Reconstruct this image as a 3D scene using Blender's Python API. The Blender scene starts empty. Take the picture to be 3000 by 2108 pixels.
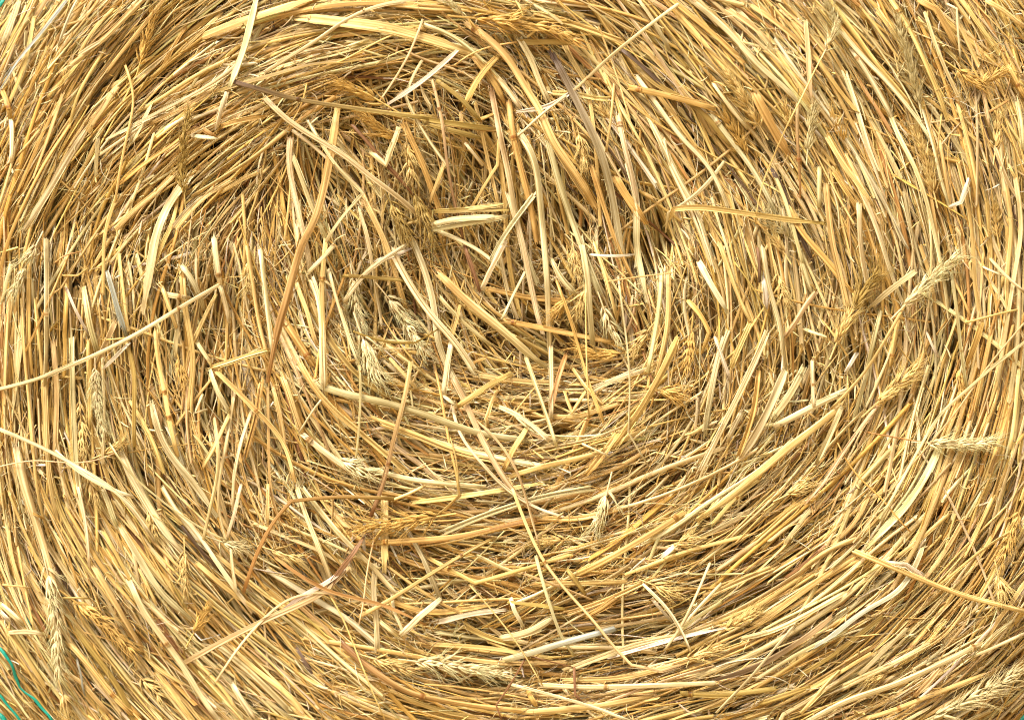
import bpy, math, random
import numpy as np
from mathutils import Vector, Matrix

SC = bpy.context.scene
COL = SC.collection
random.seed(7)
RNG = np.random.default_rng(7)

# ------------------------------------------------------------------ camera, sky, sun, exposure
S = 0.0004            # metres per photograph pixel on the bale face (frame 1.2 m wide)
D = 2.4               # camera distance from the bale face
RB = 0.752            # bale radius
CPX, CPY = 1530, 1000 # bale axis, in photograph pixels
ZC = RB + (CPY - 1054) * S          # height of the picture centre above the ground

cam_d = bpy.data.cameras.new('camera')
cam = bpy.data.objects.new('camera', cam_d)
COL.objects.link(cam)
cam.location = (0, -D, ZC)
cam.rotation_euler = (math.radians(90), 0, 0)
cam_d.sensor_width = 36
cam_d.lens = 36 * D / 1.2
cam_d.clip_start = 0.05
cam_d.clip_end = 500
SC.camera = cam

SUN_EL, SUN_AZ = 54, 38             # azimuth measured from straight behind the camera towards the left
world = bpy.data.worlds.new('World')
SC.world = world
world.use_nodes = True
wn = world.node_tree
sky = wn.nodes.new('ShaderNodeTexSky')
sky.sky_type = 'NISHITA'
sky.sun_disc = False
sky.sun_elevation = math.radians(SUN_EL)
sky.sun_rotation = math.radians(180 + SUN_AZ)
sky.air_density = 0.1
sky.dust_density = 10.0
sky.ozone_density = 0.0
bg = wn.nodes['Background']
bg.inputs['Strength'].default_value = 0.12
wn.links.new(sky.outputs['Color'], bg.inputs['Color'])

sun_d = bpy.data.lights.new('sun', 'SUN')
sun_d.energy = 1.5
sun_d.angle = math.radians(10)
sun_d.color = (1.0, 0.93, 0.80)
sun = bpy.data.objects.new('sun', sun_d)
COL.objects.link(sun)
_el, _az = math.radians(SUN_EL), math.radians(SUN_AZ)
_to = Vector((-math.sin(_az) * math.cos(_el), -math.cos(_az) * math.cos(_el), math.sin(_el)))
sun.rotation_euler = _to.to_track_quat('Z', 'Y').to_euler()
sun.location = _to * 10

SC.view_settings.view_transform = 'Standard'
SC.view_settings.look = 'None'
SC.view_settings.gamma = 1
SC.view_settings.use_curve_mapping = False
SC.view_settings.exposure = 0.84
SC.cycles.max_bounces = 9
SC.cycles.diffuse_bounces = 4
SC.cycles.glossy_bounces = 2
SC.cycles.use_denoising = True

SC.cycles.filter_width = 1.05
# ---------------------------------------------------------------------------
# stems, blades and ears on the bale face, read off the photograph region by region
# one line each:  colour+width[f=flat blade] level [n=joint fraction] x,y x,y ... [| label | short name]
# (regions of 1000 x 703 photo pixels, coordinates in 2294ths of a region)
# ---------------------------------------------------------------------------
STEMS = {
(0, 0): """
p54f 3 1722,0 1640,330 1535,600 | broad split pale straw hanging down from the top edge | broad split pale straw
p38 2 1530,610 1490,700 1458,860
ke34 4 n.35 1560,545 1950,655 2294,712 2900,800 | dark brown stem pointing right from below the broad split straw | dark brown stem
e40f 2 2780,780 3000,825 3340,870
y52 2 780,595 690,720 590,880
p60f 2 570,890 460,1060 350,1250 170,1535
y48 1 960,0 820,140 640,310 420,480
c20f 3 520,0 470,90 390,310
u28f 3 440,10 250,250 100,430 0,600 | bluish grey blade slanting across the upper left corner | bluish grey blade
y22 3 840,440 905,640 880,800 820,1060 770,1370
p30 2 1180,700 1430,560 1640,400
y42 2 780,1540 900,1410 1080,1270 1200,1140
g32 2 810,1230 1000,1080 1200,950 1250,880
p26 2 730,930 1000,790 1290,640
y30 1 1010,830 1300,690 1430,600
g44 3 n.9 20,620 60,720 72,800
p34 3 72,800 88,1000 70,1090
c40f 2 880,960 950,840 1030,680
g14 3 2060,560 2030,720 1940,850
y28 2 1950,860 1720,1050 1500,1190 1300,1310
p46 3 1790,670 1960,830 2294,1030 2494,1190 2750,1380 2830,1470 | long pale straw descending right into the core from a crossing | long descending pale straw
p28 2 1970,880 2150,1020 2294,1150 2440,1295
p42 2 1955,900 1935,1080 1990,1350 2050,1613 2085,1830
p44 3 2085,1840 2140,2000 2160,2200 2170,2630
p40 2 1950,1000 2000,1130 2100,1400 2190,1590
yo66f 3 2270,720 2230,1000 2170,1300 2110,1500 2030,1640 1930,2000 1860,2250 1800,2560 | long pale yellow leaf blade turning brown as it tapers downward | brown tapering leaf blade
g44f 2 1490,850 1620,805 1780,780
o40f 2 1360,865 1455,930
p32f 3 1290,915 1460,930
e36f 2 1440,620 1600,570 1850,500 2100,430 2294,420
p30 2 1790,480 1950,380 2150,260 2294,150
e32f 1 1750,290 1900,250 2150,210 2294,200
y70f 2 1330,260 1600,150 1900,50 2100,-10
p50f 2 130,0 70,180 20,290
g22 1 320,320 200,600 80,900 0,1050
y26 1 600,330 480,480 330,640
p30f 2 530,370 620,310 710,260
g28 1 470,840 300,1100 150,1400 60,1600
y25 1 700,340 520,640 470,840
g24 1 380,700 260,960 120,1280
y28 1 420,640 340,880 230,1180
p22 2 670,1040 760,980 1010,810
y24 1 1040,940 1330,700
p30 1 1100,880 1290,760
y34 1 1170,1560 1300,1390 1400,1300 1600,1180
p28 1 1130,1560 1250,1410 1350,1330
y30 1 1490,1290 1600,1220 1750,1150
y26 1 1630,1310 1650,1600
c30f 1 660,920 640,1200
y30 1 1200,1290 1180,1480 1100,1613
y28 1 760,60 600,230 540,350
g26 1 1250,180 1150,330 1080,480
y28 1 1480,100 1300,260 1180,380
y32 1 1530,400 1300,520 1100,650 950,740
y34 1 230,120 170,420 60,700
y30 1 1100,0 900,250 720,480
""",
(1, 0): """
y90f 2 -270,120 0,150 300,190 600,270 880,360 | very broad pale yellow blade arching along the top of the core | broad arching top blade
yg62 3 n.03 850,160 1000,270 1130,400 1250,620 1330,720 1420,950 1600,1200 1700,1380 | long thick golden stem running down right from the top | thick golden top stem
g64f 2 890,380 1010,520 1095,690
rc50 2 1010,600 1040,760 1080,960 1130,1200 1160,1400 1210,1613
rb24 3 n.2 610,540 660,730 690,900 720,1160 790,1480 820,1613 | thin upright brown stem with a dark joint near its top | thin brown upright stem
p26 4 n.86 2265,30 1900,300 1600,580 1540,625 | long straight pale straw crossing diagonally over the top right of the core | long diagonal pale straw
w34f 3 1545,620 1460,680 1400,720 1180,752
p20 4 1520,640 1400,720 1300,810 1190,915
kc62f 3 1420,370 1490,500 1550,620 1640,800 1740,1020 1810,1270 1870,1613 | long greenish grey blade with a dark grey upper end | grey topped long blade
w34f 4 785,335 650,460 500,580 305,705 | white papery sheath slanting up right in the upper middle | white papery sheath
r20 3 545,140 480,320 380,500 250,690
p24 3 540,410 465,530 435,650 480,760 560,900 650,1030 760,1180
g50f 3 1060,370 980,450 880,590 820,720
g14 3 1180,285 1000,310 880,350 760,440
e50f 2 1180,285 1400,280 1600,290
y22 2 1380,130 1310,200 1240,260
y14 2 0,415 170,320 370,220 500,200
p34 2 560,170 720,230 860,320 1000,450 1080,560
p40f 2 1000,470 1110,590 1200,720
p46 2 1200,260 1290,430 1350,600 1390,680
g50 2 n.25 1130,700 1150,900 1200,1120 1270,1380 1310,1613
p58 3 1200,900 1270,1000 1310,1120 1340,1400 1360,1613 1385,1900 1400,2330 | tall thick pale stem standing in the middle of the core | tall pale central stem
p36 3 1408,2320 1412,2560 1412,2800
c48 2 1380,900 1440,1150 1540,1450 1600,1613
y44 2 1330,780 1420,960 1560,1200 1690,1380
g70f 2 1840,1190 1930,1340 2050,1500
p40 2 n.05 1860,780 1890,950 1950,1150 1990,1400
p60f 1 1960,1190 1985,1400 1980,1613
g50 3 n.02 1940,590 2100,620 2294,670 2500,730
e40f 2 1990,450 2100,560 2294,660
k28f 2 1880,330 2050,470 2200,620
y36 2 1420,620 1600,640 1800,670
e34 3 650,545 780,640 930,810
g28 3 930,805 1030,765
e44f 2 560,820 750,880 950,930
p34 3 1310,1290 1210,1420 1080,1600
p50f 4 600,1515 700,1480 850,1465 1050,1450
e36f 3 630,1420 850,1412 1120,1410
y30f 3 780,1410 950,1390 1090,1370
p36 3 610,1545 850,1500 1100,1455
p46 3 385,860 340,990 300,1110 200,1020 | sharply bent pale straw folded like a hook | folded pale straw
p45 2 640,1545 830,1625
y26 2 1060,950 1050,1110 960,1250 880,1390
y28 2 690,1100 640,1230 600,1350
b28 2 80,850 250,1040 330,1130 480,1310
y30 1 900,700 940,850 1000,1150 1060,1400
g46 1 420,830 520,1040 620,1300 690,1500
p24 2 830,960 950,1110
y26 1 800,760 830,1000
y40 2 130,1290 200,1430 290,1613
p24 3 0,1460 145,1300 0,1160
y30 1 1650,570 1690,800 1720,1100 1740,1500
y22 2 1835,570 1810,800 1780,1030
p30 1 2170,950 2200,1100 2294,1290
c26 2 2000,0 2100,140 2200,330
y40 1 1300,80 1500,140 1700,210 1900,290
y36 1 300,30 600,60 900,70
g40 1 0,30 300,20 700,40
y34 1 1500,300 1600,500 1700,620
p30f 2 2290,1380 2200,1430 2180,1560
g40 1 700,830 900,860 1050,870
""",
(2, 0): """
y13 4 960,340 860,530 790,680 720,800 600,1080 520,1280 490,1500 | thin curved yellow stalk hanging from an ear at the upper right | thin curved ear stalk
r34f 3 825,140 842,350 852,560 870,700
ro42 3 n.65 772,700 768,900 785,1100 790,1320 | reddish upright stem with a swollen joint beside a whitish ear | reddish jointed stem
c38 3 915,1130 920,1385
y38 3 960,1210 980,1400 1000,1613
g76f 2 480,620 600,850 720,1050
ye46f 3 -90,1470 -60,1405 100,1390 400,1430 700,1475 950,1500 | long level flattened golden blade with a bent left end right of the core | level golden blade
c32 3 620,1180 690,1340 760,1600
c50 2 60,0 300,200 500,430 700,600 780,690
y40 1 470,50 600,130 800,300
p45 2 1040,180 1200,370 1380,560 1600,830 1680,960 | long thick cream straw descending right in the upper right rows | long thick cream straw
p40 2 n.02 1140,340 1290,570 1400,780
y36 1 880,0 1000,150 1120,330
o28 1 1180,540 1330,760 1400,880
y34 1 590,280 720,480 860,700
y36 1 640,40 820,210 980,400
c36 1 380,80 500,200 640,400
y36 2 n.1 1400,0 1530,200 1640,430 1780,800
g56f 2 1590,0 1700,60 1800,230 1850,330
p30 2 1630,90 1700,300 1790,510 1880,700
p22 3 1780,30 1840,60 1850,200 1865,400
y36 1 1870,0 2000,180 2130,370
y36 2 2040,0 2200,100 2294,180
g36 2 n.7 2190,450 2294,650
c36 2 2250,690 2280,850 2290,1000
o22 3 2050,760 2180,680
p24 2 1600,690 1680,960 1720,1150 1790,1380
w30f 3 1795,1390 1870,1360 1920,1200
p36 2 1400,790 1440,900 1560,1120 1640,1350 1700,1613
y30 1 1100,1050 1200,1240 1280,1420
p34 1 1080,470 1180,760 1250,1000 1330,1200
y36 2 960,900 1060,1080 1190,1250 1280,1400
g34 1 1000,1130 1120,1320 1180,1400
p46 3 1185,1380 1190,1500 1190,1625
c44 2 n.01 200,780 330,950 480,1150 620,1420
y40 1 0,600 120,760 200,900
p26 2 210,570 300,700 430,860
p36 2 0,940 180,1120 300,1380
p60f 1 0,1250 100,1420 160,1613
y30 1 1730,950 1760,1150 1800,1400
y14 3 1740,770 1725,900 1710,1050
r26f 2 2010,560 2060,850
g40 1 0,60 200,220 400,420
y40 1 300,60 480,180 620,330
y34 1 1300,60 1440,250 1560,480
y34 1 1850,150 1980,420 2090,700
p32 1 2100,1000 2200,1250 2294,1400
y30 1 1850,700 1930,1000 1990,1300
""",
(0, 1): """
p32 4 n.2 1465,308 1200,460 900,640 560,810 420,862 280,930 0,1000 | long pale straw reaching in from the left edge and rising right | long straw from left edge
p30 4 -20,1262 300,1400 620,1580 690,1620 | straight pale straw sloping down right from the lower left edge | straight lower left straw
r11 4 0,1520 230,1475 480,1502 700,1470 790,1420
cp46 3 n.5 310,0 315,300 310,500 312,700 300,1010 | thick upright cream stem in the left rows | thick upright left stem
y40 2 300,900 310,1150 310,1320 330,1600
y22 2 145,400 160,750 200,1150 240,1613
g18 3 460,100 300,480 160,770
w22f 2 440,310 520,500 600,640
u34f 3 720,210 780,420 850,640
e32 3 n.25 850,680 900,850 902,1050 905,1380
w24f 4 870,690 780,780 690,870
y14 3 700,672 870,655
r40f 2 770,560 650,830
p50 3 n.97 1440,0 1455,150 1480,290
p42 3 1480,300 1510,420 1540,550
y32 3 1090,320 1130,430 1190,600
p46 3 n.6 1115,365 1270,392
c40f 3 1220,170 1310,290 1370,470
y38 2 1220,200 1240,450 1280,640 1300,850 1270,1080 1275,1180
y28 3 1450,370 1370,530 1300,690
p30 3 1320,680 1370,760 1420,840
y38 3 1420,860 1600,800 1800,740
y34 4 n.45 1450,880 1680,1100 1900,1340 1950,1480 1980,1613 | long straw running down right from a knotted crossing | long knotted straw
c34f 4 1410,870 1450,1000 1550,1170
y32 4 1545,1175 1450,1370 1370,1520
p26 3 1580,1000 1540,1250 1470,1613
p26 3 1690,1150 1620,1350 1570,1613
g36 3 1760,940 1720,1180 1640,1480
p36 3 1750,80 1790,400 1830,760
y32 2 1660,30 1700,300 1740,560 1800,780
y42 3 n.26 2190,0 2165,290 2172,600 2185,1020
p36 3 2240,40 2150,140 2075,215
p50 3 n.02 2030,1300 2170,1420 2294,1500 2420,1600
y46 2 1900,920 1960,1100 2030,1300
g60 2 n.95 1900,530 2010,700 2100,830
y36 2 2000,300 2060,480 2130,700
p18 3 2170,1060 2060,1210 2010,1290
y22 2 1800,1000 1810,1613
y30 2 1840,1000 1880,1180 1920,1400
y30 1 60,380 40,700 30,1100
c36 2 70,170 40,300 15,400
p60f 1 150,520 110,900 80,1200
p34 2 480,600 490,1000 500,1300 520,1613
y28 2 590,680 600,1260
y30 1 700,0 690,350
y26 1 240,400 280,880 300,1200
p70f 2 1040,0 1000,250 960,480
p44 2 560,320 600,560 650,740
y36 3 n.5 n.7 1050,620 1070,850 1110,1050 1140,1250 1190,1440
c60f 2 1020,1110 1080,1330 1180,1490 1280,1600
y34 1 880,1090 1000,1290 1100,1550
p30 2 1180,780 1190,560
p22 2 690,1500 700,1150 690,800
y40 1 360,700 380,1000 370,1460
p20 3 1360,1040 1310,1160 1385,1140
y15 3 420,238 520,240 590,190
o15 3 370,150 440,100 540,80
y36 1 100,200 70,450 50,650
g34 1 200,100 190,500 210,900
y30 1 800,100 830,400 860,600
g30 1 450,250 440,600 430,900
""",
(1, 1): """
p50 2 1210,0 1260,250 1310,500 1350,620
p50 3 1605,-20 1655,250 1665,400 1690,700
g46 2 1840,0 1900,140 1960,260
w20f 4 1670,98 1850,112 1985,95 | small white curved blade lying level above the right of the core | small white curved blade
c42f 3 1410,130 1480,270 1580,370
g24 3 1450,280 1560,600 1660,950 1760,1220
y13 4 1640,300 1645,600 1650,900 1665,1170
c17 4 1860,250 1910,620 1935,850 1940,1050 1930,1290 1990,1400 2060,1510 | very thin long pale stalk dropping down the right of the core | thin long pale stalk
p42 3 2150,240 2130,500 2060,880
y60f 3 2260,660 2170,860 2000,1160 1820,1400 | broad flat golden straw curving down left at the right rim of the core | broad golden rim straw
g60f 2 1850,1300 1750,1450 1650,1570
p52 3 310,20 420,230 600,500 760,680 930,940
c58 2 490,30 560,200 620,420 650,700 720,860 820,1040
r48 3 720,870 850,1120 950,1350 1100,1613 | thick pinkish straw leaning down right below the core | thick pinkish straw
gc70f 3 660,230 800,370 950,500 1100,620 1250,760 1370,850 | broad golden flattened blade slanting across the core centre | broad slanting core blade
c32 2 670,390 800,540 1000,700
c32 4 1240,790 1330,1050 1400,1240 1445,1375 | pale greenish straw leaning down right beside the tall central stem | pale greenish leaning straw
y48 4 1135,900 1020,950 900,1035 782,1115 | pale yellow folded stem rising right below the core centre | folded yellow stem
c30f 4 785,1115 730,1080 680,1040
p46 3 740,680 710,880 680,1040
y24 3 800,440 740,680
yb34 4 n.65 465,830 430,1040 345,1360 290,1613 200,1850 | slender stem fading from yellow to brown as it leans down left | yellow to brown stem
c60 2 0,1030 300,1090 600,1180 900,1290 1240,1345
y50 2 200,1200 500,1310 800,1430 1170,1500
p46 2 300,1250 700,1380 1000,1450 1330,1510
e42f 2 0,780 120,920 380,1090
y44 2 0,1190 200,1350 480,1590
p30 3 0,500 60,700 115,830
c20 3 n.03 120,830 132,1000 120,1260 95,1480
p34 4 20,410 200,180 330,100 440,30
w36f 3 240,140 330,120 460,60
e26 4 15,240 200,250 430,275
e22f 4 80,615 200,660 350,695 500,690 620,620 660,590 | thin olive blade curving like a smile at left of the core | olive smile shaped blade
g20 3 625,840 670,1060 730,1380 785,1613 790,1710 700,1810
p26 3 750,1130 790,1300 900,1450 1040,1613
o42f 3 1510,770 1450,950 1410,1150
p34 3 1060,1120 1210,1180 1400,1350
y28 3 1040,1020 970,1200 990,1250
y44 3 1240,1270 1160,1400 1090,1540
p36 3 1100,20 1000,200 945,330
p22 3 1230,220 1130,430 1080,530
g46 2 n.08 1100,545 1350,590 1600,640 1800,680
g40 1 1000,330 1200,380 1500,410
p18 3 1620,1370 1800,1450
o14 4 1780,280 1970,250 2220,220
y40 2 1130,1590 1400,1510 1700,1440 2000,1280
p36 2 1660,1030 1800,950 2040,870
y26 3 1640,1020 1550,1155 1500,1020
y26 2 1560,870 1640,990 1750,1100
y30 2 1700,20 1780,250 1850,520
p30 1 180,0 230,300 270,560
y40 1 2200,250 2190,600 2120,900
y36 1 900,900 1200,950 1500,960
p18 2 2000,0 1975,180
y34 1 1400,1180 1600,1190 1850,1100
y30 2 330,800 420,900 500,990
p30 1 1050,30 1120,350 1180,520
b30 2 830,40 880,200 930,340
""",
(2, 1): """
y24 4 1490,440 1380,640 1220,900 1000,1130 | thin golden stalk of the large leaning ear | thin golden ear stalk
o12 4 1240,1290 1450,1330 1650,1362
p46f 3 1565,210 1400,330 1250,460
g48f 3 840,0 980,150 1150,360
p26 4 2070,130 2180,250 2294,350
p16 3 2020,180 2200,260
c26 3 n.7 1810,220 1840,480 1870,720 1910,1000
g22 2 1820,240 1880,400 1940,520
y18 3 1900,555 2060,510 2250,470
r14 4 2294,560 2060,840 1850,1140 1600,1440 1450,1613 | thin pinkish brown stem running down left from the right edge | thin pinkish brown stem
p24 4 2294,690 2050,880 1900,1020 1720,1180 1480,1600
c48 3 540,60 580,330 650,540 692,860 | tall greenish cream stem bending left into a flat lower half | tall greenish cream stem
p78f 3 692,870 620,1040 520,1250 380,1480
w36f 2 545,260 570,480
y38 2 250,30 310,200 380,400 450,540
y36 2 450,560 390,700 330,850
p56f 3 110,150 200,320 300,480
p40 3 580,590 500,780 420,950 230,1330 100,1590
c46 2 300,610 230,820 180,1080 140,1330
g36 3 510,880 480,1150 370,1470
c40f 3 400,1150 350,1250 300,1350
c60 3 810,860 720,1050 600,1200 | short thick greenish cream straw with an open upper end | short thick greenish straw
p30 4 n.5 870,820 878,1000 880,1140
p60 3 1085,1020 960,1070 780,1170 620,1250 | thick pale straw with a frayed open end right of the core | thick frayed pale straw
c42 4 1070,1120 980,1330 900,1500
y60f 3 1070,1110 900,1250 700,1400 520,1560 440,1625
r46 3 885,360 800,480 700,640
c34 2 780,60 820,200 870,350
k36f 2 800,-10 830,50 880,150
bk24 2 505,60 512,160 520,275
e15 4 350,150 480,330 600,540
w24f 4 215,650 270,800 320,950
w34 3 1170,760 1100,880
g44f 2 40,410 130,500 180,620 130,760
p46 2 1330,0 1390,200 1480,420
y34 2 n.95 1450,530 1420,680 1400,840
g60f 2 2010,560 1970,680 1900,860
y36 1 2210,0 2170,300 2190,500
p34 2 2270,0 2220,300 2160,700 2100,1050
y28 1 2140,900 2100,1100 1990,1350
p26 2 1650,850 1560,1150 1500,1400 1460,1613
c34 2 1330,480 1270,730 1210,1000 1150,1200
y26 1 1600,1050 1540,1200 1480,1400
y30 2 2260,880 2230,1200 2200,1400
w22f 3 1640,620 1680,720 1720,790
r26 3 1310,1110 1100,1390 960,1613
y34 1 1850,1100 1750,1400 1700,1613
y36 1 1950,1150 1880,1400 1800,1613
y30 1 1600,50 1680,300 1700,500
y30 1 1950,0 1960,300 2000,520
y30 1 2080,600 2020,900 1960,1150
p28 2 820,600 960,650
p26 1 700,0 690,250 720,420
""",
(0, 2): """
py76f 3 150,-10 230,250 330,580 400,850 480,1085 | broad pale blade lying beside a long ear at lower left | broad lower left blade
yg44 3 n.72 470,1100 600,1240 750,1440 885,1570
e52 1 470,950 620,1150 800,1400 900,1613
p50 3 n.45 870,680 960,880 1090,1050 1230,1250 1380,1500 1470,1613 | long thick cream stem descending right through the lower left rows | long lower left stem
y46 2 630,580 780,830 930,1090 965,1140
c50f 2 800,300 920,500 1080,750 1280,930
p60f 2 900,0 1100,330 1230,480
p32 3 1170,190 1300,320 1450,540 1590,740 1690,880
p26 4 1460,0 1400,240 1365,420
p26 4 1620,30 1570,250 1525,395
p24 4 1550,440 1565,600 1590,765
k26 2 1220,310 1400,540 1500,610
c17 4 920,0 1150,190 1380,340 1560,420
eo30 4 2640,125 2294,110 1960,140 1860,240 1780,380 1720,500 1640,740 | orange brown stem bending from level to steeply down left | bent orange stem
r48f 4 1245,1222 1500,1080 1800,930 2150,770 2294,640 2340,590 | pinkish twisted leaf blade lying across the lower left rows | pinkish twisted blade
r20f 4 1450,1350 1620,1100 1800,900 1950,790 2150,750 2300,770
w32f 4 2320,590 2200,690 2050,760 1900,870
p36 3 2000,60 2060,250 2180,550 2240,720
y24 4 1800,30 1800,300
y34 1 350,0 400,200 600,560
g30 1 450,200 700,600 900,830
p36 2 690,60 740,180 785,300
p30 3 520,30 570,250 600,570
y30 1 940,600 1050,830
y34 2 1330,560 1540,740 1800,930 2030,1220
y42 1 1450,500 1650,660 1900,850 2200,1000
y34 1 1050,1290 1200,1480 1300,1613
y40 1 1550,1120 1750,1300 1960,1450 2050,1600
c52 2 1490,1130 1700,1300 1960,1560
p40f 3 1560,1370 1640,1500 1720,1613
c52 1 1800,600 2100,790 2294,900
y30 1 980,1180 1100,1300 1250,1380
b40 1 1050,920 1180,1130 1280,1230
y30 2 450,1290 600,1400 720,1560
k34f 1 1990,1130 2090,1290
p26 4 620,0 750,60 890,110
g22f 4 200,210 300,260
e18 4 410,790 600,792
p42f 4 60,1025 180,1012 305,1035
y16 4 20,700 110,712 200,722
y20 3 120,450 180,800 230,1010
p40f 3 0,830 70,890 150,965
w34f 3 5,885 70,950
u18 3 520,1200 570,1440
y34 1 50,300 100,600 200,850
y34 1 20,950 150,1150 300,1380
p30 1 1100,60 1250,300 1350,430
y30 1 700,350 850,620 920,760
y30 1 1300,1200 1500,1400 1600,1560
""",
(1, 2): """
e12 4 620,250 720,170 790,100 792,0
go46 4 n.02 240,420 500,402 780,380 1000,330 1300,262 | golden orange stem lying level under the golden ear | orange level stem
yr24 4 n.34 1130,0 1220,240 1335,505 1500,730 1700,950 1830,1120 1950,1240 2150,1280 2280,1240 | long slender pinkish straw curving down right below the core | long curving pinkish straw
r18f 4 1210,10 1280,260 1335,460
c26 4 1310,510 1360,720 1430,930 1480,1070 1560,1165
ye32 4 n.75 130,910 300,820 600,630 900,450 1030,385 | slender olive straw rising right through the lower centre | rising olive straw
r14 4 120,970 180,600 220,370
b36f 4 0,590 80,500 150,380
o26f 4 0,772 230,820 430,900 565,970 | orange curved blade tapering to a point at lower centre left | orange curved blade
y64f 2 290,100 292,350 290,610
c42 2 440,330 560,540 660,790
p46 4 665,800 520,920 400,1035
p42 3 250,940 370,1040
p24 3 340,780 370,950 435,1050
c40 2 240,560 210,740 240,950 242,1150
y32 3 n.14 600,530 900,690 1250,590 1550,500
c30 2 920,510 1200,640
cu56 4 1100,1205 1300,1150 1500,1090 1830,1000 | smooth pale greenish tube sloping up right in the lower middle | smooth greenish tube
y56 3 n.95 1600,620 1800,520 2050,380 2294,220 | thick yellow straw sloping up right in the lower right of centre | thick yellow sloping straw
p34 3 1140,800 1175,900 1222,985
e28f 3 1120,820 1350,840 1500,860
g50 2 1650,920 1750,850 1865,785
e34f 3 1520,600 1580,680 1640,770
y12 4 860,700 980,830 1150,1050 1250,1200 1350,1370 | very thin yellow stalk slanting down right at lower centre | thin yellow stalk
b14 4 1240,1190 1150,1350 1040,1510 1080,1613 | thin dark brown twig with a bent foot at the bottom | bent brown twig
b11 4 1270,1180 1420,1222 1560,1258
b20 4 1566,1250 1570,1440 1620,1490
p24 4 1130,1370 1450,1450 1700,1530 1940,1613
bg52 3 n.5 0,1090 200,1270 450,1430 580,1460 850,1510 1220,1550 | thick purple brown stem curving to golden along the bottom | thick purple brown stem
p40 3 n.38 1350,1375 1700,1388 2294,1370 2500,1362 | long level pale tube near the bottom edge | long level pale tube
y52f 2 1220,1560 1700,1520 2080,1450
y13 4 0,900 100,1150 200,1400 290,1600
g50f 1 300,800 600,890 1050,830
w46f 2 660,950 900,890 1100,870
p62f 3 1070,1060 1250,1030 1430,920
y40 1 830,970 980,1060 1160,1100
p44 2 520,5 740,25 965,45
y24 2 340,140 560,40
c46 2 640,370 900,260 1150,170 1400,100 1700,50
y42f 2 480,150 800,110 1100,60 1350,20
p36 3 0,380 200,570 400,800
w24f 3 2090,800 2150,870 2220,950
w36f 3 2240,440 2150,520
g40f 3 1250,1410 1310,1520
p44 2 1450,1300 1680,1210 1990,1100 2294,1040
p32 3 2200,1090 2294,990
r22 2 1780,1490 2000,1410 2294,1310
r20 3 1210,620 1400,690 1680,800
y40 1 1300,700 1600,690 1900,680
y36 1 600,1100 1000,1130 1400,1190
y36 1 1500,900 1800,800 2100,650
y36 1 300,1400 600,1530 900,1600
g36 1 1300,250 1600,260 1900,180
y34 1 700,1180 1100,1230 1500,1220
y40 1 1500,1340 1900,1330 2290,1220
""",
(2, 2): """
y46 4 1160,480 1350,560 1600,665 1900,780 2100,830 2310,885 | thick pale straw with a frayed tip reaching the right edge | straw reaching right edge
w40f 4 1370,555 1500,570 1640,670
cu44f 3 1620,430 1600,500 1530,640 1450,750 1200,890 1000,1050 850,1140 | long pale blade with a sharp bend in the lower right rows | bent lower right blade
p58f 2 1620,0 1500,180 1400,280 1240,450
y45 1 1160,390 950,480 800,600
p36 2 1090,760 850,890 600,1010 400,1060
y45 1 1170,500 900,680 650,860 420,1010
y42 2 610,585 400,670 150,780
p22 4 750,980 560,1200 400,1380 230,1560 | thin cream straw slanting steeply across the bottom right rows | thin steep cream straw
p22 4 180,560 80,800 0,970
p24 4 255,700 110,850 -10,990
p24 4 0,1010 30,1080 50,1150
rk40f 2 990,925 850,1040 600,1200 400,1290 200,1345 | long purplish blade with an orange tip in the bottom right rows | long purplish blade
p52 3 n.05 2000,1100 1700,1250 1400,1380 1100,1480 850,1613 | long thick cream stem sweeping up right near the lower right corner | sweeping corner stem
y42 2 n.72 2020,1310 1700,1430 1380,1560 1200,1613
e48 2 n.1 0,1430 200,1442 450,1420 620,1400
e46f 2 520,1500 700,1440 850,1390
y28 3 800,1560 920,1420 1050,1280
r46f 4 1560,1450 1660,1350 1740,1250 | short pinkish pale blade in the lower right corner rows | short pinkish blade
c36 2 1190,1300 1350,1150 1500,1000
p40 2 1080,1390 1200,1330 1400,1240 1700,1080
y34 1 880,100 700,220 450,450
p30 2 690,430 800,260 870,200
y28 1 1720,0 1640,250 1500,500
y30 1 2090,100 2000,300 1900,500
b26 1 1000,400 850,540 700,650
y30 1 1780,230 1650,350 1420,530
y24 3 2250,310 1950,520 1700,720
p26 3 2294,1030 2100,1120 1960,1180
e34 1 1330,920 1000,1180 800,1300
y34 1 1760,940 1600,1150 1450,1230
p34 1 450,200 250,320 0,430
y30 1 430,370 200,430 0,480
p34 2 0,280 200,130 420,0
y34 2 n.45 500,0 340,130 200,290
p28 2 2220,940 2100,1030 2000,1130
w28f 3 0,1050 150,1020 290,990
g13 3 1210,10 1350,140 1450,260 1530,340
y36 1 2294,1200 2100,1400 1950,1613
y34 1 2294,700 2150,900 2050,1050
y34 1 1900,250 1750,500 1600,700
y36 1 1250,100 1150,300 1000,430
y34 1 250,1000 500,850 800,650
p30 1 500,1330 800,1150 1100,1000
y34 1 2200,300 2100,600 1980,800
y34 1 1900,850 1750,1050 1500,1180
""",
}
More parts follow.
